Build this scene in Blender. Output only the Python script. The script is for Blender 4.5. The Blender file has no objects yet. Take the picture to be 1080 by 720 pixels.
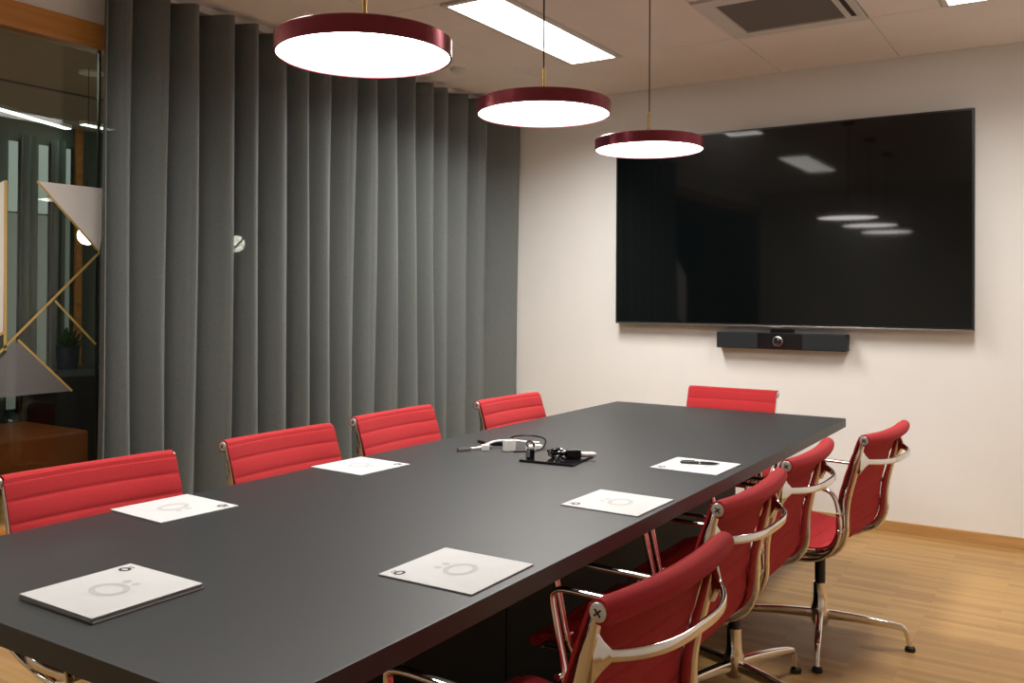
import bpy, bmesh, math, random
from mathutils import Vector, Matrix
random.seed(7)
S = bpy.context.scene
COL = S.collection
PI = math.pi

# ------------------------------------------------------------------ materials
def new_mat(name):
    m = bpy.data.materials.new(name); m.use_nodes = True
    nt = m.node_tree
    return m, nt, nt.nodes['Principled BSDF']

def mat(name, color, rough=.5, metal=0.0, noise=0.0, nscale=20, bump=0.0, bscale=200, spec=.5, coat=0.0):
    m, nt, b = new_mat(name)
    b.inputs['Base Color'].default_value = (*color, 1)
    b.inputs['Roughness'].default_value = rough
    b.inputs['Metallic'].default_value = metal
    b.inputs['Specular IOR Level'].default_value = spec
    if coat: b.inputs['Coat Weight'].default_value = coat
    tc = nt.nodes.new('ShaderNodeTexCoord')
    if noise:
        n = nt.nodes.new('ShaderNodeTexNoise'); n.inputs['Scale'].default_value = nscale
        n.inputs['Detail'].default_value = 6
        nt.links.new(tc.outputs['Object'], n.inputs['Vector'])
        r = nt.nodes.new('ShaderNodeValToRGB')
        r.color_ramp.elements[0].position = .3; r.color_ramp.elements[1].position = .7
        r.color_ramp.elements[0].color = (*[c*(1-noise) for c in color], 1)
        r.color_ramp.elements[1].color = (*[min(1, c*(1+noise)) for c in color], 1)
        nt.links.new(n.outputs['Fac'], r.inputs['Fac'])
        nt.links.new(r.outputs['Color'], b.inputs['Base Color'])
    if bump:
        n2 = nt.nodes.new('ShaderNodeTexNoise'); n2.inputs['Scale'].default_value = bscale
        n2.inputs['Detail'].default_value = 3
        nt.links.new(tc.outputs['Object'], n2.inputs['Vector'])
        bp = nt.nodes.new('ShaderNodeBump'); bp.inputs['Strength'].default_value = bump
        bp.inputs['Distance'].default_value = .002
        nt.links.new(n2.outputs['Fac'], bp.inputs['Height'])
        nt.links.new(bp.outputs['Normal'], b.inputs['Normal'])
    return m

def emis(name, color, strength, base=(.8, .8, .8)):
    m, nt, b = new_mat(name)
    b.inputs['Base Color'].default_value = (*base, 1)
    b.inputs['Emission Color'].default_value = (*color, 1)
    b.inputs['Emission Strength'].default_value = strength
    return m

def weave(name, color, rough=.9, scale=900, translucent=0.0, var=.12, see=0.0):
    """woven cloth: two crossed waves as bump and a little colour variation"""
    m, nt, b = new_mat(name)
    b.inputs['Roughness'].default_value = rough
    b.inputs['Specular IOR Level'].default_value = .15
    b.inputs['Sheen Weight'].default_value = .05
    tc = nt.nodes.new('ShaderNodeTexCoord')
    n = nt.nodes.new('ShaderNodeTexNoise'); n.inputs['Scale'].default_value = scale/4; n.inputs['Detail'].default_value = 4
    nt.links.new(tc.outputs['Object'], n.inputs['Vector'])
    r = nt.nodes.new('ShaderNodeValToRGB')
    r.color_ramp.elements[0].position = .35; r.color_ramp.elements[1].position = .65
    r.color_ramp.elements[0].color = (*[c*(1-var) for c in color], 1)
    r.color_ramp.elements[1].color = (*[c*(1+var) for c in color], 1)
    nt.links.new(n.outputs['Fac'], r.inputs['Fac'])
    nt.links.new(r.outputs['Color'], b.inputs['Base Color'])
    bp = nt.nodes.new('ShaderNodeBump'); bp.inputs['Strength'].default_value = .35; bp.inputs['Distance'].default_value = .001
    nt.links.new(n.outputs['Fac'], bp.inputs['Height'])
    nt.links.new(bp.outputs['Normal'], b.inputs['Normal'])
    out = nt.nodes['Material Output']
    last = b.outputs[0]
    if translucent:
        t = nt.nodes.new('ShaderNodeBsdfTranslucent')
        nt.links.new(r.outputs['Color'], t.inputs['Color'])
        mx = nt.nodes.new('ShaderNodeMixShader'); mx.inputs[0].default_value = translucent
        nt.links.new(last, mx.inputs[1]); nt.links.new(t.outputs[0], mx.inputs[2]); last = mx.outputs[0]
    if see:
        # open weave: horizontal and vertical thread gaps let a little through
        t = nt.nodes.new('ShaderNodeBsdfTransparent')
        w = nt.nodes.new('ShaderNodeTexNoise'); w.inputs['Scale'].default_value = 1; w.inputs['Detail'].default_value = 2
        mp = nt.nodes.new('ShaderNodeMapping'); mp.inputs['Scale'].default_value = (130, 130, 330)
        nt.links.new(tc.outputs['Object'], mp.inputs['Vector']); nt.links.new(mp.outputs[0], w.inputs['Vector'])
        mr = nt.nodes.new('ShaderNodeMapRange')
        mr.inputs['From Min'].default_value = .35; mr.inputs['From Max'].default_value = .7
        mr.inputs['To Min'].default_value = see*.6; mr.inputs['To Max'].default_value = see
        nt.links.new(w.outputs['Fac'], mr.inputs['Value'])
        mx = nt.nodes.new('ShaderNodeMixShader')
        nt.links.new(mr.outputs[0], mx.inputs[0])
        nt.links.new(last, mx.inputs[1]); nt.links.new(t.outputs[0], mx.inputs[2]); last = mx.outputs[0]
    nt.links.new(last, out.inputs['Surface'])
    return m

def glass_mat(name, tint=(.80, .86, .83)):
    m, nt, b = new_mat(name)
    nt.nodes.remove(b)
    out = nt.nodes['Material Output']
    t = nt.nodes.new('ShaderNodeBsdfTransparent'); t.inputs['Color'].default_value = (*tint, 1)
    g = nt.nodes.new('ShaderNodeBsdfGlossy'); g.inputs['Roughness'].default_value = .01
    f = nt.nodes.new('ShaderNodeFresnel'); f.inputs['IOR'].default_value = 1.45
    mx = nt.nodes.new('ShaderNodeMixShader')
    nt.links.new(f.outputs[0], mx.inputs[0]); nt.links.new(t.outputs[0], mx.inputs[1]); nt.links.new(g.outputs[0], mx.inputs[2])
    nt.links.new(mx.outputs[0], out.inputs['Surface'])
    return m

def frost_mat(name, color, alpha):
    m, nt, b = new_mat(name)
    b.inputs['Base Color'].default_value = (*color, 1); b.inputs['Roughness'].default_value = .35
    b.inputs['Alpha'].default_value = alpha
    tl = nt.nodes.new('ShaderNodeBsdfTranslucent'); tl.inputs['Color'].default_value = (*color, 1)
    mx = nt.nodes.new('ShaderNodeMixShader'); mx.inputs[0].default_value = .4*alpha
    nt.links.new(b.outputs[0], mx.inputs[1]); nt.links.new(tl.outputs[0], mx.inputs[2])
    nt.links.new(mx.outputs[0], nt.nodes['Material Output'].inputs['Surface'])
    return m

def oak_floor(name):
    m, nt, b = new_mat(name)
    tc = nt.nodes.new('ShaderNodeTexCoord')
    mp = nt.nodes.new('ShaderNodeMapping')
    nt.links.new(tc.outputs['Object'], mp.inputs['Vector'])
    br = nt.nodes.new('ShaderNodeTexBrick')
    br.inputs['Scale'].default_value = 1
    br.inputs['Brick Width'].default_value = .42; br.inputs['Row Height'].default_value = .035
    br.inputs['Mortar Size'].default_value = .0006; br.inputs['Mortar Smooth'].default_value = .3
    br.inputs['Color1'].default_value = (.37, .205, .075, 1)
    br.inputs['Color2'].default_value = (.51, .305, .112, 1)
    br.inputs['Mortar'].default_value = (.31, .18, .075, 1)
    br.inputs['Bias'].default_value = 0.15
    br.offset = .37; br.offset_frequency = 3
    nt.links.new(mp.outputs[0], br.inputs['Vector'])
    n = nt.nodes.new('ShaderNodeTexNoise'); n.inputs['Scale'].default_value = 1; n.inputs['Detail'].default_value = 5
    mp2 = nt.nodes.new('ShaderNodeMapping'); mp2.inputs['Scale'].default_value = (4, 90, 1)
    nt.links.new(tc.outputs['Object'], mp2.inputs['Vector']); nt.links.new(mp2.outputs[0], n.inputs['Vector'])
    mx = nt.nodes.new('ShaderNodeMix'); mx.data_type = 'RGBA'; mx.blend_type = 'MULTIPLY'
    mx.inputs[0].default_value = .45
    r = nt.nodes.new('ShaderNodeValToRGB')
    r.color_ramp.elements[0].position = .3; r.color_ramp.elements[1].position = .7
    r.color_ramp.elements[0].color = (.72, .66, .6, 1); r.color_ramp.elements[1].color = (1, 1, 1, 1)
    nt.links.new(n.outputs['Fac'], r.inputs['Fac'])
    nt.links.new(br.outputs['Color'], mx.inputs[6]); nt.links.new(r.outputs['Color'], mx.inputs[7])
    nt.links.new(mx.outputs[2], b.inputs['Base Color'])
    b.inputs['Roughness'].default_value = .42
    b.inputs['Specular IOR Level'].default_value = .4
    return m

def wood(name, c1, c2, axis_scale=(2, 2, 40), rough=.4):
    m, nt, b = new_mat(name)
    tc = nt.nodes.new('ShaderNodeTexCoord')
    mp = nt.nodes.new('ShaderNodeMapping'); mp.inputs['Scale'].default_value = axis_scale
    n = nt.nodes.new('ShaderNodeTexNoise'); n.inputs['Scale'].default_value = 1; n.inputs['Detail'].default_value = 6
    r = nt.nodes.new('ShaderNodeValToRGB')
    r.color_ramp.elements[0].position = .3; r.color_ramp.elements[1].position = .7
    r.color_ramp.elements[0].color = (*c1, 1); r.color_ramp.elements[1].color = (*c2, 1)
    nt.links.new(tc.outputs['Object'], mp.inputs['Vector']); nt.links.new(mp.outputs[0], n.inputs['Vector'])
    nt.links.new(n.outputs['Fac'], r.inputs['Fac']); nt.links.new(r.outputs['Color'], b.inputs['Base Color'])
    b.inputs['Roughness'].default_value = rough
    return m

M = {}
M['wall'] = mat('wall_paint', (.84, .82, .79), .85, noise=.015, nscale=3, bump=.15, bscale=350)
M['ceiling'] = mat('ceiling_tile', (.93, .86, .815), .9, noise=.02, nscale=5, bump=.2, bscale=500)
M['plenum'] = mat('ceiling_joint', (.10, .085, .08), .9, noise=.1)
M['floor'] = oak_floor('oak_strip_floor')
M['oak'] = wood('oak_trim', (.45, .24, .08), (.58, .33, .13), (2, 2, 30))
M['beam'] = wood('oak_beam', (.42, .17, .035), (.60, .27, .06), (30, 1.5, 30))
M['table'] = mat('table_laminate', (.016, .018, .019), .45, noise=.06, nscale=60, bump=.08, bscale=700, spec=.65)
M['table_base'] = mat('dark_green_black_panel', (.0015, .0045, .0035), .6, noise=.05, spec=.2)
M['red'] = weave('red_hopsack', (.40, .026, .030), scale=1500)
M['chrome'] = mat('polished_aluminium', (.80, .77, .73), .10, 1.0, noise=.03, nscale=4)
M['black'] = mat('black_plastic', (.008, .008, .009), .35, noise=.05)
M['pen_grey'] = mat('dark_grey_pen', (.035, .035, .038), .25, noise=.05)
M['gloss_black'] = mat('gloss_black', (.006, .006, .007), .12, noise=.05)
M['curtain'] = weave('grey_curtain', (.195, .212, .203), scale=1200, translucent=.03, var=.10, see=.32)
M['far_curtain'] = weave('grey_green_curtain', (.13, .165, .14), scale=600, var=.1)
M['screen'] = mat('tv_screen', (.0008, .0020, .0024), .24, noise=.05, spec=.10, coat=1.0)
M['screen'].node_tree.nodes['Principled BSDF'].inputs['Coat Roughness'].default_value = .045
M['screen'].node_tree.nodes['Principled BSDF'].inputs['Coat IOR'].default_value = 1.42
M['bezel'] = mat('tv_bezel', (.012, .013, .014), .3, noise=.05)
M['satin'] = mat('satin_steel', (.66, .65, .63), .35, .55, noise=.02)
M['silver'] = mat('silver_strip', (.55, .55, .55), .25, 1.0, noise=.02)
M['burgundy'] = mat('burgundy_lacquer', (.26, .045, .065), .22, 0.7, noise=.03)
M['brass'] = mat('brushed_brass', (.70, .50, .22), .25, 1.0, noise=.03)
M['cord'] = mat('cord_fabric', (.02, .02, .02), .8, noise=.1)
M['white'] = mat('white_metal', (.75, .73, .70), .5, noise=.02)
M['white_plastic'] = mat('white_plastic', (.80, .79, .76), .35, noise=.02)
M['grille'] = mat('grey_mesh_filter', (.17, .155, .14), .8, noise=.08, nscale=300)
M['paper'] = mat('paper', (.53, .53, .53), .8, noise=.01)
M['ink'] = mat('black_ink', (.012, .012, .012), .6, noise=.05)
M['pale_ink'] = mat('pale_grey_ink', (.42, .415, .41), .8, noise=.01)
M['board'] = mat('dark_backing_board', (.20, .20, .25), .7, noise=.05)
M['glass'] = glass_mat('clear_glass')
M['frost_white'] = frost_mat('white_frosted_film', (.93, .88, .84), .93)
M['frost_grey'] = frost_mat('grey_frosted_film', (.28, .27, .27), .45)
M['gold'] = mat('gold_film', (.50, .34, .10), .4, .3, noise=.05)
M['leather'] = mat('cognac_leather', (.30, .085, .018), .40, noise=.10, nscale=8, bump=.2, bscale=120)
M['pot_blue'] = mat('dark_blue_glazed_pot', (.012, .025, .045), .3, noise=.1)
M['pot_red'] = mat('dark_red_glazed_pot', (.10, .012, .010), .3, noise=.1)
M['leaf'] = mat('green_leaf', (.02, .07, .02), .5, noise=.3, nscale=60)
M['pendant_light'] = emis('pendant_diffuser', (1.0, .96, .91), 12)
M['panel_light'] = emis('panel_diffuser', (1.0, .96, .90), 4.5)
M['globe_light'] = emis('opal_globe', (1.0, .90, .78), 12)
M['strip_light'] = emis('strip_diffuser', (.95, 1.0, .90), 3.0)
M['window_glow'] = emis('lit_window_glass', (.55, .62, .55), .38, base=(.3, .3, .3))
M['window_dim'] = emis('shaded_window_glass', (.50, .55, .45), .16, base=(.2, .2, .2))
M['lounge_fill'] = emis('lounge_fill_glow', (1.0, .93, .82), 26)  # glow of the added panels that brighten the lounge
M['window_blue'] = emis('evening_window_glass', (.45, .65, .9), 5.0, base=(.1, .1, .1))
M['lens'] = mat('camera_lens', (.02, .01, .01), .05, noise=.05, coat=1)

# ------------------------------------------------------------------ mesh helpers
class MB:
    """collects shapes in one bmesh and links them as one object"""
    def __init__(self): self.bm = bmesh.new()
    def box(self, x0, x1, y0, y1, z0, z1, bevel=0.0, rot=None, seg=2):
        b = bmesh.new(); bmesh.ops.create_cube(b, size=1)
        for v in b.verts:
            v.co = Vector(((x0+x1)/2+v.co.x*(x1-x0), (y0+y1)/2+v.co.y*(y1-y0), (z0+z1)/2+v.co.z*(z1-z0)))
        if bevel: bmesh.ops.bevel(b, geom=list(b.edges), offset=bevel, segments=seg, profile=.7, affect='EDGES')
        if rot is not None: bmesh.ops.transform(b, matrix=rot, verts=b.verts)
        self._add(b); return self
    def _add(self, b):
        me = bpy.data.meshes.new('tmp'); b.to_mesh(me); b.free(); self.bm.from_mesh(me); bpy.data.meshes.remove(me)
    def lathe(self, prof, center=(0, 0, 0), axis='Z', seg=40, mat4=None):
        b = bmesh.new(); rings = []
        for r, h in prof:
            ring = []
            if r < 1e-6: ring = [b.verts.new((0, 0, h))]
            else:
                for k in range(seg):
                    a = 2*PI*k/seg; ring.append(b.verts.new((r*math.cos(a), r*math.sin(a), h)))
            rings.append(ring)
        for A, B in zip(rings, rings[1:]):
            for k in range(seg):
                k2 = (k+1) % seg
                if len(A) == 1 and len(B) == 1: break
                if len(A) == 1: b.faces.new((A[0], B[k], B[k2]))
                elif len(B) == 1: b.faces.new((A[k], B[0], A[k2]))
                else: b.faces.new((A[k], B[k], B[k2], A[k2]))
        bmesh.ops.recalc_face_normals(b, faces=b.faces)
        if axis == 'Y': bmesh.ops.transform(b, matrix=Matrix.Rotation(-PI/2, 4, 'X'), verts=b.verts)
        if axis == 'X': bmesh.ops.transform(b, matrix=Matrix.Rotation(PI/2, 4, 'Y'), verts=b.verts)
        if mat4 is not None: bmesh.ops.transform(b, matrix=mat4, verts=b.verts)
        bmesh.ops.translate(b, vec=Vector(center), verts=b.verts)
        self._add(b); return self
    def sweep(self, pts, section, side=None, closed=False, cap=True):
        """section: function(i, t) -> list of (a, b) offsets along (side, normal)."""
        pts = [Vector(p) for p in pts]; n = len(pts); b = bmesh.new(); rings = []
        prevS = Vector(side) if side is not None else None
        for i, p in enumerate(pts):
            if closed: t = (pts[(i+1) % n]-pts[i-1]).normalized()
            else: t = (pts[min(i+1, n-1)]-pts[max(i-1, 0)]).normalized()
            if side is not None: s = Vector(side)
            else:
                if prevS is None:
                    up = Vector((0, 0, 1)) if abs(t.z) < .9 else Vector((1, 0, 0))
                    s = t.cross(up)
                else: s = prevS
            s = (s - t*s.dot(t)).normalized()
            prevS = s
            nn = t.cross(s)
            rings.append([b.verts.new(p+s*a+nn*c) for a, c in section(i, i/(n-1) if n > 1 else 0)])
        m = len(rings[0])
        rng = range(n) if closed else range(n-1)
        for i in rng:
            A, B = rings[i], rings[(i+1) % n]
            for k in range(m):
                b.faces.new((A[k], A[(k+1) % m], B[(k+1) % m], B[k]))
        if cap and not closed:
            b.faces.new(list(reversed(rings[0]))); b.faces.new(rings[-1])
        bmesh.ops.recalc_face_normals(b, faces=b.faces)
        self._add(b); return self
    def tube(self, pts, r, seg=10, closed=False, side=None):
        rr = r if callable(r) else (lambda t: r)
        return self.sweep(pts, lambda i, t: [(rr(t)*math.cos(2*PI*k/seg), rr(t)*math.sin(2*PI*k/seg)) for k in range(seg)], closed=closed, side=side)
    def build(self, name, material, parent=None, smooth=False, angle=35):
        me = bpy.data.meshes.new(name); self.bm.to_mesh(me); self.bm.free()
        if smooth:
            for p in me.polygons: p.use_smooth = True
            try: me.set_sharp_from_angle(angle=math.radians(angle))
            except Exception: pass
        me.materials.append(material)
        o = bpy.data.objects.new(name, me); COL.objects.link(o)
        if parent is not None: o.parent = parent
        return o

def rrect(w, h, r, seg=3):
    """rounded rectangle section"""
    pts = []
    for cx, cy, a0 in ((w/2-r, h/2-r, 0), (-w/2+r, h/2-r, 90), (-w/2+r, -h/2+r, 180), (w/2-r, -h/2+r, 270)):
        for k in range(seg+1):
            a = math.radians(a0+90*k/seg); pts.append((cx+r*math.cos(a), cy+r*math.sin(a)))
    return pts

def catmull(pts, n=6):
    P = [Vector(p) for p in pts]; out = []
    for i in range(len(P)-1):
        p0 = P[max(i-1, 0)]; p1 = P[i]; p2 = P[i+1]; p3 = P[min(i+2, len(P)-1)]
        for k in range(n):
            t = k/n
            out.append(.5*((2*p1)+(-p0+p2)*t+(2*p0-5*p1+4*p2-p3)*t*t+(-p0+3*p1-3*p2+p3)*t**3))
    out.append(P[-1]); return out

def empty(name, loc=(0, 0, 0), rz=0):
    o = bpy.data.objects.new(name, None); COL.objects.link(o)
    o.location = loc; o.rotation_euler = (0, 0, rz); o.empty_display_size = .05
    return o

def tag(o, label, cat, group=None):
    o['label'] = label; o['category'] = cat
    if group: o['group'] = group
    return o

def structure(o, label=None, cat=None):
    o['kind'] = 'structure'
    if label: o['label'] = label
    if cat: o['category'] = cat
    return o

def children(o): return [c for c in bpy.data.objects if c.parent == o]
def copy_tree(o, parent=None):
    c = o.copy(); COL.objects.link(c); c.parent = parent
    for ch in children(o): copy_tree(ch, c)
    return c

# ------------------------------------------------------------------ room
H = 2.70; RX = 4.35; NY = -6.5
GX = -.15      # plane of the glass wall
LX = -3.6      # far wall of the neighbouring lounge
structure(MB().box(LX, RX, NY, 0.0, -.1, 0).build('floor', M['floor']), 'light oak strip floor', 'floor')
structure(MB().box(LX-.2, RX+.15, 0, .15, -.1, H+.2).build('wall_back', M['wall']), 'plain off-white wall behind the television', 'wall')
structure(MB().box(RX, RX+.15, NY-.15, 0, -.1, H+.2).build('wall_right', M['wall']), 'plain off-white wall on the right', 'wall')
structure(MB().box(LX-.2, RX, NY-.15, NY, -.1, H+.2).build('wall_near', M['wall']), 'plain wall behind the viewer', 'wall')
structure(MB().box(LX-.2, LX, NY, 0, -.1, H+.2).build('wall_far_left', M['far_curtain']), 'dark far wall of the lounge beyond the glass', 'wall')

# ceiling: separate tiles with narrow joints, one structure mesh
XJ = [-.056, .611, 1.278, 1.945, 2.613, 3.28, 3.947, RX]
YJ = [0, -.855, -2.13, -3.42, -4.70, -5.98, NY]
g = .0022
c = MB()
fix = {(.611, -.855): (.934, 1.278), (.611, -3.42): (.934, 1.278), (2.613, -.855): (2.936, 3.28)}
for i in range(len(XJ)-1):
    for j in range(len(YJ)-1):
        x0, x1, y1, y0 = XJ[i], XJ[i+1], YJ[j], YJ[j+1]
        if i == 0: x0 = -.145
        k = (XJ[i], YJ[j])
        if k in fix:
            a, b_ = fix[k]
            c.box(x0+g, a-g, y0+g, y1-g, H, H+.015, .0015)
            continue
        if k == (1.945, -.855):
            c.box(x0+g, x1-g, y0+g, -1.535, H, H+.015, .0015); continue
        c.box(x0+g, x1-g, y0+g, y1-g, H, H+.015, .0015)
structure(c.build('ceiling', M['ceiling']), 'suspended ceiling of pale beige tiles', 'ceiling')
structure(MB().box(-.15, RX, NY, 0, H+.06, H+.10).build('ceiling_void', M['plenum']))
structure(MB().box(LX, -.25, NY, 0, H, H+.1).build('ceiling_lounge', mat('lounge_ceiling', (.34, .265, .19), .9, noise=.03, nscale=3)), 'brownish ceiling of the lounge beyond the glass', 'ceiling')

# skirting
structure(MB().box(-.10, RX, -.016, -.0005, 0, .062, .003).build('baseboard_back', M['oak']), 'low oak skirting board along the television wall', 'baseboard')
structure(MB().box(RX-.016, RX-.0005, NY, -.017, 0, .062, .003).build('baseboard_right', M['oak']), 'low oak skirting board along the right wall', 'baseboard')

# glass partition: oak beam, bottom rail, posts, panes, film
structure(MB().box(GX-.10, GX+.005, NY, 0, 2.505, H).build('wall_left_bulkhead', M['wall']), 'pale bulkhead above the glass partition', 'wall')
win = empty('window_1', (0, 0, 0)); structure(win, 'glass partition with oak rails and gold line film', 'window')
MB().box(GX-.06, GX+.03, NY, -.001, 2.395, 2.505, .004).build('top_rail', M['beam'], win)
MB().box(GX-.06, GX+.05, NY, -.001, .30, .402, .004).build('bottom_rail', M['beam'], win)
for y0, y1 in ((NY, -4.60), (-4.592, -3.152), (-3.144, -1.70), (-1.692, -.02)):
    MB().box(GX-.005, GX+.005, y0, y1, .40, 2.40).build('pane', M['glass'], win)
MB().box(GX-.006, GX+.006, -3.1525, -3.1435, .40, 2.40).build('pane_joint', M['black'], win)
structure(MB().box(GX-.06, GX+.03, NY, -.001, 0, .30).build('wall_left', M['wall']), 'low wall under the glass partition', 'wall')
def film_poly(pts, name, m, off=.0056, th=.0008):
    b = bmesh.new()
    f0 = [b.verts.new((GX+off, y, z)) for y, z in pts]
    f1 = [b.verts.new((GX+off+th, y, z)) for y, z in pts]
    b.faces.new(f0); b.faces.new(f1)
    n = len(pts)
    for k in range(n): b.faces.new((f0[k], f0[(k+1) % n], f1[(k+1) % n], f1[k]))
    bmesh.ops.recalc_face_normals(b, faces=b.faces)
    o = MB(); o._add(b); return o.build(name, m, win)
def film_line(a, b, w=.009):
    (y0, z0), (y1, z1) = a, b
    d = Vector((y1-y0, z1-z0)).normalized(); n = Vector((-d.y, d.x))*w/2
    return film_poly([(y0+n.x, z0+n.y), (y1+n.x, z1+n.y), (y1-n.x, z1-n.y), (y0-n.x, z0-n.y)], 'gold_strip', M['gold'], .0066, .0008)
film_poly([(-3.425, 1.792), (-3.10, 1.792), (-3.143, 1.51)], 'frosted_film', M['frost_white'])
film_poly([(-3.496, 1.133), (-3.264, .913), (-3.60, .913), (-3.66, .98)], 'frosted_film', M['frost_grey'])
film_poly([(-3.556, 1.781), (-3.556, 1.173), (-3.9, .98), (-3.9, 1.55)], 'frosted_film', M['frost_white'])
film_line((-3.425, 1.792), (-3.143, 1.51))
film_line((-3.143, 1.51), (-3.72, .945), .010)
film_line((-3.343, 1.298), (-3.156, 1.107))
film_line((-3.496, 1.140), (-3.264, .913))
film_line((-3.552, 1.781), (-3.548, 1.10), .012)
film_line((-3.552, 1.173), (-3.9, .98), .010)
# the same pattern goes on behind the curtain
film_poly([(-2.60, 1.80), (-2.35, 1.80), (-2.60, 1.52)], 'frosted_film', M['frost_white'])
film_line((-3.10, 1.55), (-2.60, 1.98)); film_line((-2.9, 1.1), (-2.2, 1.75)); film_line((-1.0, 1.30), (-.45, 1.85)); film_line((-1.1, 1.85), (-.5, 1.25))
film_poly([(-.72, 1.56), (-.50, 1.80), (-.50, 1.30)], 'frosted_film', M['frost_white'])

# ------------------------------------------------------------------ curtain
ridges_ = [-3.235, -3.07, -2.896, -2.736, -2.53, -2.381, -2.178, -2.015, -1.85, -1.674, -1.497, -1.308, -1.127, -.955, -.794, -.582, -.414, -.06]
ridges = [y-.062 if y < -.3 else y for y in ridges_[:-1]]+[-.045]
ridges[0] = -3.215
def make_curtain():
    b = bmesh.new()
    NZ = 34; z0, z1 = .012, H-.035
    amp = [random.uniform(.85, 1.12) for _ in ridges]
    cols = []
    for i in range(len(ridges)-1):
        n = 22
        for k in range(n): cols.append((i, k/n))
    cols.append((len(ridges)-2, 1.0))
    drift = [random.uniform(-1, 1) for _ in ridges]
    rows = []
    for r in range(NZ+1):
        h = r/NZ; z = z0+(z1-z0)*h; row = []
        for i, t in cols:
            a, c_ = ridges[i], ridges[i+1]
            da = drift[i]*.012*(1-h)*math.sin(2.2*h+i); dc = drift[i+1]*.012*(1-h)*math.sin(2.2*h+i+1)
            ya = a+da; yc = c_+dc
            if i == 0: ya -= .03*(1-h)
            # pinch near the ridge so the folds are rounded towards the room
            tt = t
            y = ya+(yc-ya)*tt
            A = (.100 if i else .06)*(amp[i]*(1-t)+amp[i+1]*t)*(1+.10*(1-h))
            A *= .85+.15*math.cos(3*h+i)
            x = -.024+A*(2*((1+math.cos(2*PI*t))/2)**.72-1) + .006*math.sin(5*h+i*1.7)
            x = min(x, .09)
            row.append(b.verts.new((max(x, -.125), y, z)))
        rows.append(row)
    for r in range(NZ):
        for k in range(len(cols)-1):
            b.faces.new((rows[r][k], rows[r][k+1], rows[r+1][k+1], rows[r+1][k]))
    m = MB(); m._add(b); return m
cur = empty('curtain', (0, 0, 0)); tag(cur, 'long grey pleated curtain hanging along the glass wall', 'curtain')
cl = make_curtain().build('drape', M['curtain'], cur, smooth=True, angle=180)
so = cl.modifiers.new('thick', 'SOLIDIFY'); so.thickness = .0012
MB().box(-.060, -.028, -3.35, -.002, H-.034, H-.0005, .002).build('curtain_track', M['white'], cur)
for i in range(len(ridges)):
    if i % 1 == 0:
        MB().box(-.050, -.038, ridges[i]-.006+(.01 if i == 0 else 0), ridges[i]+.006, H-.044, H-.033).build('glider', M['white'], cur)

# ------------------------------------------------------------------ ceiling fixtures
def ceiling_panel(x0, x1, y0, y1, power, label):
    t = empty('ceiling_light', ((x0+x1)/2, (y0+y1)/2, H)); tag(t, label, 'ceiling light', 'recessed ceiling light panels')
    hx, hy = (x1-x0)/2, (y1-y0)/2; w = .028
    f = MB()
    f.box(-hx, -hx+w, -hy, hy, -.010, .03, .002); f.box(hx-w, hx, -hy, hy, -.010, .03, .002)
    f.box(-hx+w, hx-w, -hy, -hy+w, -.010, .03, .002); f.box(-hx+w, hx-w, hy-w, hy, -.010, .03, .002)
    f.build('frame', M['white'], t)
    MB().box(-hx+w, hx-w, -hy+w, hy-w, .004, .012).build('diffuser', M['panel_light'], t)
    la = bpy.data.lights.new('panel_lamp', 'AREA'); la.shape = 'RECTANGLE'; la.size = x1-x0-2*w; la.size_y = y1-y0-2*w
    la.energy = power; la.color = (1.0, .97, .93); la.spread = math.radians(150)
    lo = bpy.data.objects.new('panel_lamp', la); COL.objects.link(lo); lo.parent = t; lo.location = (0, 0, .002)
ceiling_panel(.940, 1.274, -2.12, -.845, 40, 'long glowing ceiling panel between the curtain and the vent')
ceiling_panel(2.942, 3.276, -2.12, -.862, 21, 'glowing ceiling panel at the top right corner of the photo')
ceiling_panel(.940, 1.274, -4.69, -3.43, 17, 'ceiling panel above the near left side of the table')

v = empty('ceiling_vent', (2.279, -1.195, H)); tag(v, 'square ceiling cassette vent with grey mesh and white frame', 'vent')
f = MB(); a, w = .330, .085
f.box(-a, a, a-w, a, -.012, .012, .003); f.box(-a, a, -a, -a+w, -.012, .012, .003)
f.box(-a, -a+w, -a+w, a-w, -.012, .012, .003); f.box(a-w, a, -a+w, a-w, -.012, .012, .003)
f.build('frame', M['white'], v)
gr = MB().box(-a+w+.004, a-w-.004, -a+w+.004, a-w-.004, -.004, .004).build('mesh_filter', M['grille'], v)
for s in (1,):
    MB().box(s*.288-.011, s*.288+.011, -.22, .22, -.0145, -.0118).build('air_slot', M['black'], v)
d = MB().lathe([(0, -.03), (.030, -.03), (.042, -.022), (.045, -.006), (.045, 0), (0, 0)], (0, 0, 0)).build('smoke_detector', M['white'], None, True)
d.location = (.314, -1.111, H); tag(d, 'small round white detector on the ceiling by the curtain', 'smoke detector')

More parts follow.
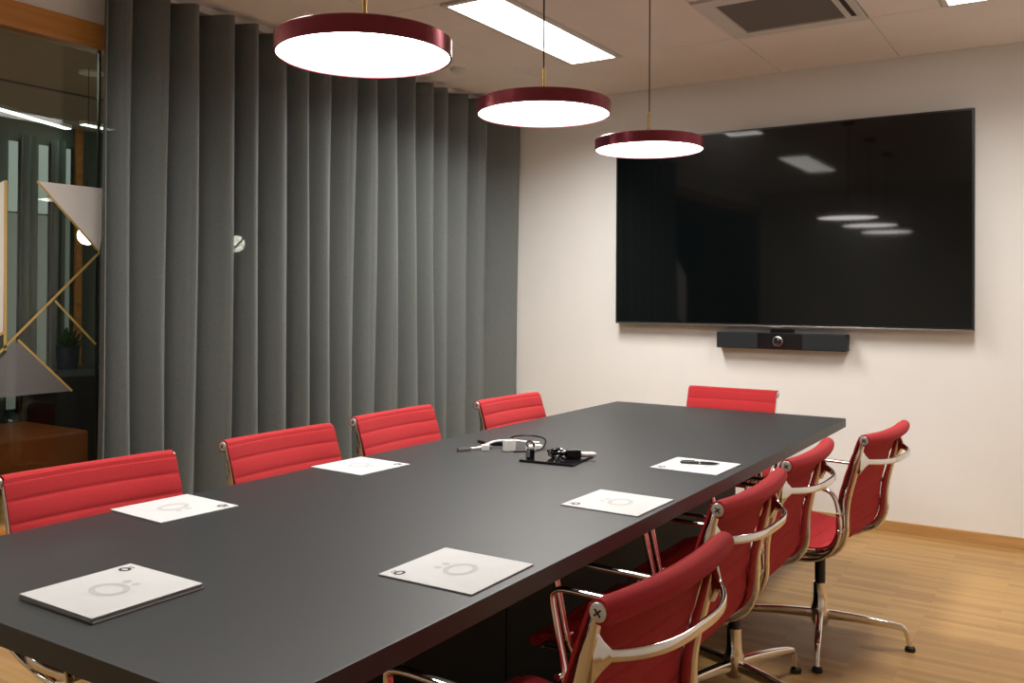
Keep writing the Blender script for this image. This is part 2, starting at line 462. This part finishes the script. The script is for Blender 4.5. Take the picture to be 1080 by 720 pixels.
# ------------------------------------------------------------------ pendants
def make_pendant():
    t = empty('pendant_lamp')
    R = .230
    MB().lathe([(R-.006, .0), (R, .0), (R, .043), (R-.004, .046), (.03, .047), (0, .047)], seg=96).build('shade', M['burgundy'], t, True)
    MB().lathe([(0, .0035), (R-.0055, .0035), (R-.0055, .006), (0, .006)], seg=96).build('diffuser', M['pendant_light'], t)
    MB().lathe([(0, .0465), (.0065, .0465), (.0065, .160), (.003, .163), (0, .163)], seg=20).build('stem', M['brass'], t, True)
    MB().lathe([(0, .162), (.0027, .162), (.0027, H-1.95-.02), (0, H-1.95-.02)], seg=10).build('cord', M['cord'], t, True)
    MB().lathe([(0, H-1.95-.025), (.045, H-1.95-.025), (.05, H-1.95-.018), (.05, H-1.95), (0, H-1.95)], seg=40).build('canopy', M['burgundy'], t, True)
    return t
pl = ['largest looking flat round pendant lamp, nearest, with burgundy rim', 'middle one of the three flat round burgundy pendant lamps', 'farthest flat round burgundy pendant lamp, overlapping the television']
p0 = make_pendant()
for i, (x, y) in enumerate(((1.918, -3.73), (1.938, -2.842), (1.944, -1.97))):
    o = p0 if i == 0 else copy_tree(p0)
    o.location = (x, y, 1.95); tag(o, pl[i], 'pendant lamp', 'round pendant lamps over the table')

# ------------------------------------------------------------------ television and conference camera
tv = empty('television', (1.936, 0, 1.756)); tag(tv, 'large black flat screen television mounted on the white wall', 'television')
hw, hh = 1.066, .603
body = MB(); body.box(-hw, hw, -.080, -.045, -hh, hh, .004); body.build('housing', M['bezel'], tv)
MB().box(-hw+.012, hw-.012, -.0812, -.0795, -hh+.016, hh-.012).build('screen', M['screen'], tv)
MB().box(-hw+.004, hw-.004, -.083, -.079, -hh-.001, -hh+.007, .001).build('silver_trim', M['silver'], tv)
MB().box(-.035, .035, -.0845, -.081, -hh-.006, -hh+.001, .001).build('logo_plate', M['silver'], tv)
MB().box(-.45, .45, -.046, -.001, -.25, .25, .004).build('wall_mount', M['black'], tv)

cb = empty('conference_camera', (1.956, -.035, 1.07)); tag(cb, 'black bar shaped video conference camera under the television', 'camera')
MB().box(-.388, .388, -.050, .030, -.053, .045, .008, seg=3).build('housing', mat('grey_black_fabric', (.004, .007, .010), .6, noise=.1, nscale=300), cb)
MB().box(-.130, .135, -.0535, -.0495, -.050, .043, .002).build('glass_front', M['gloss_black'], cb)
MB().lathe([(.026, 0), (.030, 0), (.031, .007), (.024, .009), (.022, .002), (.026, 0)], axis='Y', seg=40, mat4=Matrix.Rotation(PI, 4, 'X')).build('lens_ring', M['silver'], cb, True).location = (-.005, -.0535, -.004)
ln = MB().lathe([(0, .006), (.014, .005), (.022, 0), (0, 0)], axis='Y', seg=32, mat4=Matrix.Rotation(PI, 4, 'X')).build('lens', M['lens'], cb, True); ln.location = (-.005, -.0535, -.004)
MB().box(-.07, .07, .005, .0345, .02, .066, .003).build('bracket', M['black'], cb)

# ------------------------------------------------------------------ table
TX0, TX1, TY0, TY1, TZ = 1.2448, 2.5009, -4.6119, -.8232, .73
tb = empty('conference_table', (1.873, -2.717, 0)); tag(tb, 'long rectangular conference table with matte charcoal top', 'table')
hx, hy = (TX1-TX0)/2, (TY1-TY0)/2
MB().box(-hx, hx, -hy, hy, TZ-.043, TZ, .0015).build('tabletop', M['table'], tb)
for s in (-1, 1):
    MB().box(-.22, .22, s*1.15-.32, s*1.15+.32, .0, .05, .004).build('plinth', M['black'], tb)
    MB().box(-.50, .50, s*1.62-.03, s*1.62+.03, TZ-.085, TZ-.0435, .003).build('cross_beam', M['black'], tb)
for y0, y1 in ((-1.56, -.523), (-.517, .517), (.523, 1.56)):
    MB().box(-.18, .18, y0, y1, .052, TZ-.0435, .002).build('pedestal', M['table_base'], tb)
for s in (-1, 1):
    MB().box(s*.27-.02, s*.27+.02, -1.58, 1.58, TZ-.073, TZ-.0435, .003).build('rail', M['black'], tb)

# ------------------------------------------------------------------ chair
def make_chair():
    t = empty('office_chair')
    prof = catmull([(-.226, 0, .838), (-.213, 0, .800), (-.190, 0, .734), (-.168, 0, .663), (-.153, 0, .598), (-.148, 0, .540), (-.146, 0, .490), (-.128, 0, .448), (-.09, 0, .424), (-.03, 0, .418), (.03, 0, .420), (.12, 0, .430), (.20, 0, .438), (.242, 0, .434), (.262, 0, .416)], 20)
    L = [0]
    for a_, b_ in zip(prof, prof[1:]): L.append(L[-1]+(b_-a_).length)
    isplit = min(range(len(prof)), key=lambda i: abs(prof[i].x+.140)+abs(prof[i].z-.465))
    def sling(i0, i1, w):
        b = bmesh.new(); NY_ = 14; P0 = .060; pitch = .060
        top = []; bot = []
        for i in range(i0, i1+1):
            tg = (prof[min(i+1, len(prof)-1)]-prof[max(i-1, 0)]).normalized(); n = Vector((tg.z, 0, -tg.x))
            if n.x+n.z < 0: n = -n
            ph = ((L[i]-P0) / pitch) % 1
            puff = (.0010+.0080*abs(math.sin(PI*ph))**.24) if L[i] > .012 else .0055
            ra, rb = [], []
            for k in range(NY_+1):
                y = -w/2+w*k/NY_; e = 1-(2*abs(y)/w)**2
                bow = -.024*e*max(0, min(1, (prof[i].z-.50)/.3)) - .0*e
                dip = -.010*e if prof[i].z < .45 else 0
                edge = .35+.65*min(1, (w/2-abs(y))/.010)
                p = prof[i]+Vector((bow, 0, dip)); p.y = y
                ra.append(b.verts.new(p+n*puff*edge)); rb.append(b.verts.new(p-n*puff*edge))
            top.append(ra); bot.append(rb)
        m = len(top)
        for i in range(m-1):
            for k in range(NY_):
                b.faces.new((top[i][k], top[i][k+1], top[i+1][k+1], top[i+1][k]))
                b.faces.new((bot[i][k], bot[i+1][k], bot[i+1][k+1], bot[i][k+1]))
            for k in (0, NY_): b.faces.new((top[i][k], top[i+1][k], bot[i+1][k], bot[i][k]))
        for i in (0, m-1):
            for k in range(NY_): b.faces.new((top[i][k], top[i][k+1], bot[i][k+1], bot[i][k]))
        bmesh.ops.recalc_face_normals(b, faces=b.faces)
        q = MB(); q._add(b); return q
    W = .508
    br = sling(0, isplit, W)
    roll = [Vector((-.243-.024*(1-(2*k/16-1)**2), -W/2+W*k/16, .828-.004*(1-(2*k/16-1)**2))) for k in range(17)]
    br.tube(roll, lambda u: .0225*(1-.08*(abs(2*u-1)**10)), 18)
    br.build('backrest', M['red'], t, True, 50)
    se = sling(isplit, len(prof)-1, W)
    se.tube([(.262, -W/2+W*k/6, .416) for k in range(7)], .014, 14)
    se.build('seat', M['red'], t, True, 50)
    # side ribs, a cast L following the sling from behind and below
    for s in (-1, 1):
        path = []
        for i in range(4, len(prof)-1, 8):
            tg = (prof[i+1]-prof[i-1]).normalized(); n = Vector((tg.z, 0, -tg.x))
            if n.x+n.z < 0: n = -n
            off = .024 if prof[i].z < .70 else .024-.010*(prof[i].z-.70)/.12
            path.append(prof[i]-n*off+Vector((0, s*.243, 0)))
        n_ = len(path)
        def sec(i, u):
            hgt = .021+.012*math.exp(-((u-.42)/.2)**2)
            if u < .06: hgt *= .75
            if u > .93: hgt *= .6
            return rrect(.023, hgt, .006)
        MB().sweep(path, sec, side=(0, 1, 0)).build('side_rib', M['chrome'], t, True, 50)
        kb = MB(); y = s*(W/2)
        kb.lathe([(0, 0), (.0150, 0), (.0160, .002), (.0150, .0045), (.011, .0055), (0, .0052)], axis='Y', seg=28, mat4=None if s > 0 else Matrix.Rotation(PI, 4, 'X'))
        k_ = kb.build('end_knob', M['satin'], t, True); k_.location = (-.243, y, .828)
        sc = MB(); sc.box(-.008, .008, s*.0056-.0006, s*.0056+.0006, -.0016, .0016, rot=Matrix.Rotation(.7, 4, 'Y')); sc.box(-.0016, .0016, s*.0056-.0006, s*.0056+.0006, -.008, .008, rot=Matrix.Rotation(.7, 4, 'Y'))
        sc.build('screw_slot', M['black'], k_)
    # upper spreader behind the back
    pts = []
    for k in range(41):
        u = k/40; y = -.243+.486*u; e = 1-abs(2*u-1)**3.0
        pts.append((-.224-.080*e, y, .752-.008*e))
    def sec2(i, u):
        e = abs(2*u-1)
        hgt = .021+.075*max(0, (e-.90)/.10)**1.4
        return rrect(hgt, .011 if e < .9 else .014, .0045)
    MB().sweep(pts, sec2, side=(0.0, 0, 1)).build('back_spreader', M['chrome'], t, True, 50)
    # seat spreader: arched bars carrying the ribs on the column
    sp = MB()
    for x in (-.055, .075):
        sp.sweep([(x*(.4+.6*abs(2*k/20-1)), -.243+.486*k/20, .385-.018*(1-abs(2*k/20-1)**2)) for k in range(21)], lambda i, u: rrect(.022, .016, .005), side=(1, 0, 0))
    sp.lathe([(0, .362), (.040, .362), (.05, .372), (.045, .386), (0, .388)], seg=32)
    sp.build('seat_spreader', M['chrome'], t, True, 50)
    # arm loops
    for s in (-1, 1):
        raw = [(.05, .366), (-.03, .370), (-.085, .384), (-.135, .424), (-.162, .475), (-.168, .525), (-.160, .580), (-.146, .622), (-.118, .642), (-.06, .647), (.05, .649), (.145, .649), (.178, .640), (.184, .618), (.168, .54), (.152, .47), (.142, .425), (.12, .398), (.05, .376)]
        pts = catmull([(x, s*(.243+.034*min(1, max(0, (z-.375)/.07))), z) for x, z in raw], 7)
        ar = MB().sweep(pts, lambda i, u: rrect(.021, .013, .0055), side=(0, 1, 0)).build('armrest', M['chrome'], t, True, 50)
        for bx, bz in ((-.163, .560), (-.166, .500), (.153, .455)):
            bo = MB().lathe([(0, -.034), (.0085, -.034), (.0085, .004), (.006, .006), (0, .006)], axis='Y', seg=16, mat4=None if s > 0 else Matrix.Rotation(PI, 4, 'X')).build('bolt', M['chrome'], ar, True)
            bo.location = (bx, s*.283, bz)
    # column, hub, four star legs
    MB().lathe([(0, .22), (.020, .22), (.020, .330), (0, .330)], seg=28).build('gas_sleeve', M['black'], t, True)
    co = MB().lathe([(0, .300), (.0175, .300), (.0175, .369), (0, .369)], seg=24).build('upper_column', M['chrome'], t, True)
    MB().lathe([(0, .062), (.024, .062), (.033, .075), (.034, .125), (.026, .15), (.0245, .225), (0, .225)], seg=32).build('hub', M['chrome'], t, True)
    for k in range(4):
        a = PI/4+k*PI/2 + .0
        dirv = Vector((math.cos(a), math.sin(a), 0)); sd = Vector((-math.sin(a), math.cos(a), 0))
        path = catmull([dirv*.022+Vector((0, 0, .102)), dirv*.12+Vector((0, 0, .100)), dirv*.22+Vector((0, 0, .093)), dirv*.285+Vector((0, 0, .086)), dirv*.303+Vector((0, 0, .078)), dirv*.312+Vector((0, 0, .058)), dirv*.322+Vector((0, 0, .018))], 5)
        lg = MB().sweep(path, lambda i, u: rrect(.030-.012*min(1, u*1.3), .034-.016*min(1, u*1.4), .006), side=sd).build('leg', M['chrome'], t, True, 50)
        gl = MB().lathe([(0, 0), (.018, 0), (.020, .006), (.017, .016), (.009, .020), (0, .020)], seg=20).build('glide', M['black'], lg, True)
        gl.location = dirv*.322
    return t

chairs = [
    # x, y of the column, facing angle, lift, label
    (1.345, -3.975, -.06, -.002, 'red ribbed chair nearest on the curtain side, in front of the glass'),
    (1.300, -3.205, 0.00, -.009, 'second red ribbed chair from the left, beside the curtain'),
    (1.280, -2.545, .02, -.004, 'third red ribbed chair along the curtain, behind the cables'),
    (1.375, -1.810, -.04, -.006, 'farthest red ribbed chair on the curtain side, near the wall corner'),
    (1.825, -.78, -PI/2, -.030, 'red ribbed chair at the far end of the table under the television'),
    (2.633, -3.961, PI-.05, .008, 'red ribbed chair nearest on the right, its back fills the bottom of the photo'),
    (2.534, -3.188, PI, .002, 'second nearest red ribbed chair on the right side of the table'),
    (2.515, -2.545, PI, .002, 'red ribbed chair on the right side beside the pad with the pen'),
    (2.635, -1.885, PI-.10, .002, 'farthest red ribbed chair on the right, standing clear of the table with its seat showing'),
]
ch0 = make_chair()
star = {8: -.474, 7: .385, 6: .3, 5: .1}
for i, (x, y, a, dz, lab) in enumerate(chairs):
    o = ch0 if i == 0 else copy_tree(ch0)
    o.location = (x, y, 0); o.rotation_euler = (0, 0, a)
    tag(o, lab, 'chair', 'red office chairs around the table')
    for c_ in children(o):
        nm = c_.name.split('.')[0]
        if nm in ('hub', 'leg'):
            if i in star:   # the star turns freely on its column
                c_.rotation_euler = (0, 0, star[i])
        elif nm == 'gas_sleeve': pass
        else: c_.location = c_.location + Vector((0, 0, dz))

# ------------------------------------------------------------------ notepads
def add_ring(m, cx, cy, r, w, z, sx=1.25, seg=32):
    b = bmesh.new(); A = []; B = []
    for k in range(seg):
        a = 2*PI*k/seg
        A.append(b.verts.new((cx+r*sx*math.cos(a), cy+r*math.sin(a), z))); B.append(b.verts.new((cx+(r*sx-w)*math.cos(a), cy+(r-w)*math.sin(a), z)))
    for k in range(seg): b.faces.new((A[k], A[(k+1) % seg], B[(k+1) % seg], B[k]))
    for q in (-1, 1):
        c_ = [b.verts.new((cx+q*r*.42+r*.26*math.cos(2*PI*k/12), cy+r*1.38+r*.26*math.sin(2*PI*k/12), z)) for k in range(12)]
        b.faces.new(c_)
    bmesh.ops.recalc_face_normals(b, faces=b.faces)
    for f_ in b.faces:
        if f_.normal.z < 0: f_.normal_flip()
    m._add(b)
def make_pad(w=.243, h=.243, sheets=.0026):
    t = empty('notepad')
    MB().box(-w/2, w/2, -h/2, h/2, 0, .0011).build('backing_board', M['board'], t)
    MB().box(-w/2+.0003, w/2-.0003, -h/2+.0003, h/2-.0003, .0011, .0011+sheets, .0004, seg=1).build('sheets', M['paper'], t)
    m = MB(); add_ring(m, -w/2+.030, h/2-.034, .0120, .0064, .0011+sheets+.0005); m.build('corner_logo', M['ink'], t)
    m = MB(); add_ring(m, 0.0, -.008, .036, .013, .0011+sheets+.0005); m.build('centre_logo', M['pale_ink'], t)
    return t
# reader's up direction: angle of local +Y.  local top-left corner carries the logo
pads = [
    (2.352, -3.900, PI/2+.01, 0, 'white square notepad nearest on the right side of the table'),
    (2.362, -3.123, PI/2-.02, 0, 'blank white notepad on the right side, between two other pads'),
    (2.345, -2.458, PI/2-.02, 0, 'white notepad with a black pen lying on it'),
    (1.362, -3.878, -PI/2-.06, 0, 'white notepad in front of the nearest chair on the curtain side'),
    (1.368, -3.120, -PI/2-.05, 0, 'white notepad in front of the second chair along the curtain'),
]
pd0 = make_pad()
for i, (x, y, a, z, lab) in enumerate(pads):
    o = pd0 if i == 0 else copy_tree(pd0)
    o.location = (x, y, TZ+.0002+z); o.rotation_euler = (0, 0, a); tag(o, lab, 'notepad', 'notepads on the table')
sl = ['lowest notepad of the stack at the near left corner of the table', 'middle notepad of the stack at the near left corner of the table', 'topmost notepad of the stack at the near left corner of the table']
for k in range(3):
    o = copy_tree(pd0); o.location = (1.870+(.001, -.0015, 0)[k], -4.405+(.0015, 0, 0)[k], TZ+.0002+k*.0038); o.rotation_euler = (0, 0, (-.005, -.012, -.008)[k]+.0)
    tag(o, sl[k], 'notepad', 'stacked notepads')

# ------------------------------------------------------------------ pen
pn = empty('pen', (2.352, -2.430, TZ+.0036+.0062), .28); tag(pn, 'black ballpoint pen lying on the far right notepad', 'pen')
MB().lathe([(0, -.072), (.0035, -.072), (.0055, -.068), (.0058, .03), (.0052, .045), (.002, .064), (0, .066)], axis='X', seg=20).build('barrel', M['pen_grey'], pn, True)
MB().lathe([(.0059, -.006), (.0062, -.006), (.0062, .0), (.0059, .0)], axis='X', seg=20).build('ring', M['silver'], pn, True)
MB().box(-.066, -.020, -.0022, .0022, .0060, .0074, .0005).build('clip', M['black'], pn)

# ------------------------------------------------------------------ cables and adapters on the table
pt = MB().box(-.105, .105, -.105, .105, 0, .009, .003).build('desk_tray', M['gloss_black']); pt.location = (1.872, -2.620, TZ+.0002); pt.rotation_euler = (0, 0, .12)
tag(pt, 'glossy black square tray lying flat mid table under the black cables', 'tray')
ZT = TZ+.0094
# black cable coiled on the tray
pts = []
for k in range(70):
    a = k/70*2*PI*2.6; r = .026+.0035*math.sin(a*1.7)
    pts.append((1.875+r*1.3*math.cos(a), -2.62+r*math.sin(a), ZT+.006+.018*(k/70)+.004*math.sin(a*2.3)))
cb1 = MB().tube(pts, .0052, 8).build('cable_coil', M['gloss_black'], None, True); tag(cb1, 'coiled black cable heaped on the black tray', 'cable')
# black arch of cable with plugs
arch = catmull([(1.800, -2.690, ZT+.006), (1.797, -2.674, ZT+.026), (1.785, -2.640, ZT+.040), (1.745, -2.600, ZT+.044), (1.715, -2.570, ZT+.034), (1.700, -2.550, ZT+.020), (1.700, -2.530, TZ+.012)], 8)
ca = empty('cable_adapter', (0, 0, 0)); tag(ca, 'short black cable arching up from the tray with chrome plugs', 'cable')
MB().tube(arch, .0045, 8).build('cable', M['gloss_black'], ca, True)
MB().box(1.790, 1.812, -2.700, -2.678, ZT, ZT+.034, .003).build('connector', M['gloss_black'], ca)
MB().box(1.795, 1.807, -2.7045, -2.700, ZT+.004, ZT+.03, .001).build('plug', M['silver'], ca)
MB().box(1.690, 1.712, -2.545, -2.505, TZ+.001, TZ+.022, .003).build('connector', M['white_plastic'], ca)
# black adapter with a white plug
ad = empty('power_adapter', (1.935, -2.600, ZT+.013), .62); tag(ad, 'stubby black adapter with a white plug end at the right of the tray', 'adapter')
MB().box(-.030, .022, -.019, .019, -.0125, .018, .004).build('body', M['gloss_black'], ad)
MB().lathe([(0, .022), (.010, .022), (.009, .070), (.0055, .078), (0, .078)], axis='X', seg=16).build('plug', M['white_plastic'], ad, True)
# white hub and dongles behind the tray
def dongle(loc, rz, size, label, m='white_plastic', tipm='silver'):
    t = empty('video_adapter', loc, rz); tag(t, label, 'adapter', 'display adapters on the table')
    lx, ly, lz = size
    MB().box(-lx/2, lx/2, -ly/2, ly/2, 0, lz, .003).build('body', M[m], t)
    MB().box(lx/2, lx/2+.010, -ly/2+.006, ly/2-.006, lz*.25, lz*.75, .001).build('plug', M[tipm], t)
    return t
dongle((1.625, -2.560, TZ+.0003), 1.2, (.040, .032, .042), 'upright white cube shaped adapter in the cable bundle')
dongle((1.545, -2.605, TZ+.0003), .6, (.030, .022, .022), 'small white adapter left of the white cube')
dongle((1.688, -2.468, TZ+.0003), .9, (.052, .028, .016), 'flat white adapter at the right end of the bundle')
dongle((1.520, -2.475, TZ+.0003), .4, (.060, .034, .014), 'flat black adapter behind the white cable', 'gloss_black')
dongle((1.432, -2.470, TZ+.0003), -.5, (.045, .014, .010), 'small black adapter with a gold coloured tip, farthest left', 'gloss_black', 'brass')
wc = empty('white_cable', (0, 0, 0)); tag(wc, 'white cable with a grey plug stretched across the adapters', 'cable')
MB().tube(catmull([(1.500, -2.640, TZ+.008), (1.520, -2.600, TZ+.010), (1.545, -2.540, TZ+.026), (1.600, -2.505, TZ+.030), (1.65, -2.465, TZ+.024), (1.68, -2.425, TZ+.018)], 8), .0045, 8).build('cable', M['white_plastic'], wc, True)
MB().box(-.028, .028, -.009, .009, 0, .014, .003).build('plug', M['silver'], wc).location = (1.488, -2.668, TZ+.0003)
wc.children[1].rotation_euler = (0, 0, 1.1) if len(wc.children) > 1 else (0, 0, 0)
bc = MB().tube(catmull([(1.545, -2.455, TZ+.006), (1.56, -2.44, TZ+.030), (1.59, -2.415, TZ+.038), (1.64, -2.395, TZ+.038), (1.695, -2.405, TZ+.030), (1.725, -2.47, TZ+.010), (1.725, -2.53, TZ+.006), (1.67, -2.60, TZ+.006)], 8), .003, 8).build('black_cable', M['gloss_black'], None, True)
tag(bc, 'thin black cable looping over the white adapters', 'cable')

# ------------------------------------------------------------------ lounge beyond the glass
def place(o, x, y, z=0, rz=0): o.location = (x, y, z); o.rotation_euler = (0, 0, rz); return o
# sofa
sf = empty('sofa', (-2.44, -1.73, 0)); tag(sf, 'low cognac brown leather sofa beyond the glass on the left', 'sofa')
MB().box(-.82, 0, -2.1, 0, .10, .365, .03, seg=4).build('seat', M['leather'], sf, True)
MB().box(-.82, -.60, -2.1, -.55, .366, .70, .04, seg=4).build('backrest', M['leather'], sf, True)
for x, y in ((-.06, -.08), (-.74, -.08), (-.06, -2.0), (-.74, -2.0)):
    MB().lathe([(0, 0), (.016, 0), (.022, .10), (0, .10)], (x, y, 0), seg=16).build('leg', M['black'], sf, True)
# sideboard with plant
sb = empty('sideboard', (-3.25, -1.15, 0)); tag(sb, 'black sideboard behind the sofa carrying a potted plant', 'cabinet')
MB().box(-.20, .22, -.46, .50, 0, .69, .004).build('body', M['black'], sb)
MB().box(-.22, .24, -.48, .52, .69, .74, .004).build('top', mat('grey_top', (.06, .065, .065), .35, noise=.05), sb)
for k in (-1, 1): MB().box(.22, .232, k*.25-.24, k*.25+.24, .04, .68, .003).build('door', M['black'], sb)
pp = empty('potted_plant', (-3.22, -1.42, .7403)); tag(pp, 'small leafy green plant in a dark pot on the sideboard', 'plant')
MB().lathe([(0, 0), (.075, 0), (.09, .17), (.085, .175), (.078, .16), (0, .16)], seg=28).build('pot', M['pot_blue'], pp, True)
lf = MB()
for k in range(46):
    a = random.uniform(0, 2*PI); el = random.uniform(.2, 1.3); L_ = random.uniform(.08, .19)
    d_ = Vector((math.cos(a)*math.cos(el), math.sin(a)*math.cos(el), math.sin(el)))
    s_ = d_.cross(Vector((0, 0, 1))).normalized()
    p = Vector((random.uniform(-.03, .03), random.uniform(-.03, .03), .16))
    lf.sweep([p, p+d_*L_*.5, p+d_*L_*.85+Vector((0, 0, -.005)), p+d_*L_+Vector((0, 0, -.012))], lambda i, u: [(w_, h_) for w_, h_ in [((.003, .014, .012, .001)[i]*q, r_) for q, r_ in ((1, .0008), (-1, .0008), (-1, -.0008), (1, -.0008))]], side=s_)
lf.build('foliage', M['leaf'], pp)
# far wall: narrow lit windows between hanging grey-green curtains
ys = [(-1.71, -1.63), (-1.47, -1.385), (-1.24, -1.195), (-2.10, -1.98), (-2.5, -2.4)]
for i, (y0, y1) in enumerate(ys):
    w_ = empty('window_%d' % (i+2), (LX+.002, (y0+y1)/2, 0)); structure(w_, 'narrow lit window strip in the lounge wall', 'window')
    MB().box(.0, .02, (y0-y1)/2, (y1-y0)/2, 1.97, 2.52).build('pane', M['window_glow'], w_)
    MB().box(.0, .02, (y0-y1)/2, (y1-y0)/2, .42, 1.955).build('pane', M['window_dim'], w_)
    MB().box(.0, .03, (y0-y1)/2-.015, (y0-y1)/2, .40, 2.54).build('window_frame', M['black'], w_)
    MB().box(.0, .03, (y1-y0)/2, (y1-y0)/2+.015, .40, 2.54).build('window_frame', M['black'], w_)
w_ = empty('window_7', (-.40, -.002, 0)); structure(w_, 'blue evening window in the lounge behind the curtain', 'window')
MB().box(-.17, .17, -.02, 0, 1.1, 1.85).build('pane', M['window_blue'], w_)
MB().box(-.02, .0, -.03, 0, 1.1, 1.85).build('glazing_bar', M['black'], w_)
MB().box(-.19, .19, -.03, 0, 1.85, 1.88).build('window_frame', M['black'], w_)
fcs = [(-1.615, -1.485), (-1.37, -1.255), (-1.96, -1.725), (-2.38, -2.12)]
fl = ['grey-green lounge curtain between the two lit window strips at the left', 'narrow grey-green lounge curtain left of the orange post', 'wide grey-green lounge curtain at the left photo edge', 'grey-green lounge curtain beyond the left photo edge']
for (y0, y1), lb in zip(fcs, fl):
    b = bmesh.new(); n = 28; R0 = []; R1 = []
    for k in range(n+1):
        y = y0+(y1-y0)*k/n; x = LX+.035+.018*math.cos(k/n*2*PI*2)
        R0.append(b.verts.new((x, y, .3))); R1.append(b.verts.new((x, y, 2.58)))
    for k in range(n): b.faces.new((R0[k], R0[k+1], R1[k+1], R1[k]))
    m = MB(); m._add(b); o = m.build('lounge_curtain', M['far_curtain'], None, True, 180)
    o.modifiers.new('t', 'SOLIDIFY').thickness = .004
    tag(o, lb, 'curtain', 'lounge curtains beyond the glass')
MB_ = MB().box(-3.595, -3.55, -1.15, -1.10, .001, H-.001, .003).build('wooden_post', M['beam']); tag(MB_, 'slim orange brown wooden post beyond the glass', 'post')
structure(MB().box(-2.37, -2.34, NY, 0, H-.008, H-.0005).build('trim_1', M['plenum']), 'dark joint across the lounge ceiling', 'trim')
def strip(x, y, L_, rz, lb):
    so_ = empty('strip_light', (x, y, H-.002), rz); tag(so_, lb, 'ceiling light', 'strip lights of the lounge')
    MB().box(-.035, .035, -L_/2, L_/2, -.03, 0, .003).build('housing', M['white'], so_); MB().box(-.03, .03, -L_/2+.005, L_/2-.005, -.036, -.03).build('diffuser', M['strip_light'], so_)
strip(-3.19, -1.925, 1.42, .42, 'long thin strip light on the lounge ceiling beyond the glass')
strip(-3.20, -1.20, .28, .10, 'short strip light just left of the curtain edge')
dl = MB().lathe([(0, -.004), (.05, -.004), (.065, -.012), (.072, -.012), (.075, 0), (0, 0)]).build('downlight', M['white'], None, True); dl.location = (-1.69, -2.21, H); tag(dl, 'round recessed downlight in the lounge ceiling', 'downlight')
for (x, y, lb) in ((-1.6, -4.4, 'added fill light panel for the lounge, beyond the left photo edge'), (-1.6, -5.8, 'second added fill light panel for the lounge, nearer the viewer than the other')):  # unseen glowing panels, added to lift the light in the lounge
    t = empty('ceiling_light', (x, y, H)); tag(t, lb, 'ceiling light')
    MB().box(-.17, .17, -.6, .6, -.014, 0, .003).build('frame', M['white'], t)
    MB().box(-.15, .15, -.58, .58, -.018, -.0142).build('diffuser', M['lounge_fill'], t)
def globe(x, y, z, r, label):
    t = empty('globe_lamp', (x, y, z)); tag(t, label, 'pendant lamp', 'globe lamps in the lounge')
    MB().lathe([(r*math.sin(PI*k/16), -r*math.cos(PI*k/16)) for k in range(17)], seg=28).build('globe', M['globe_light'], t, True)
    MB().lathe([(0, r-.003), (.012, r-.003), (.012, r+.03), (.002, r+.032), (.002, H-z), (0, H-z)], seg=12).build('cord', M['black'], t, True)
globe(-1.6, -2.285, 1.68, .056, 'small glowing globe lamp showing under the white triangle film')
globe(-1.6, -1.15, 1.69, .060, 'glowing globe lamp glimpsed through the folds of the long grey curtain')

# ------------------------------------------------------------------ world, camera
w = bpy.data.worlds.new('World'); S.world = w; w.use_nodes = True
w.node_tree.nodes['Background'].inputs[0].default_value = (.02, .02, .022, 1)
w.node_tree.nodes['Background'].inputs[1].default_value = 1

cam = bpy.data.cameras.new('camera'); co = bpy.data.objects.new('camera', cam); COL.objects.link(co)
Rv = Vector((.84305894, .53779019, .00577355)); Uv = Vector((-.000535309, -.00989600, .99995089)); Fv = Vector((-.53782091, .84302063, .00805503))
mt = Matrix((( Rv.x, Uv.x, -Fv.x, 3.5074), (Rv.y, Uv.y, -Fv.y, -5.4965), (Rv.z, Uv.z, -Fv.z, 1.33), (0, 0, 0, 1)))
co.matrix_world = mt
cam.sensor_fit = 'HORIZONTAL'; cam.sensor_width = 36; cam.lens = 948.79/1080*36
cam.shift_y = -(360-304.15)/1080; cam.clip_start = .05
S.camera = co
S.view_settings.view_transform = 'Standard'; S.view_settings.look = 'None'; S.view_settings.gamma = 1
S.view_settings.use_curve_mapping = False
S.view_settings.exposure = 0.32
S.cycles.max_bounces = 10; S.cycles.transparent_max_bounces = 16; S.cycles.use_denoising = True
S.cycles.caustics_reflective = False; S.cycles.caustics_refractive = False
S.cycles.sample_clamp_indirect = 6
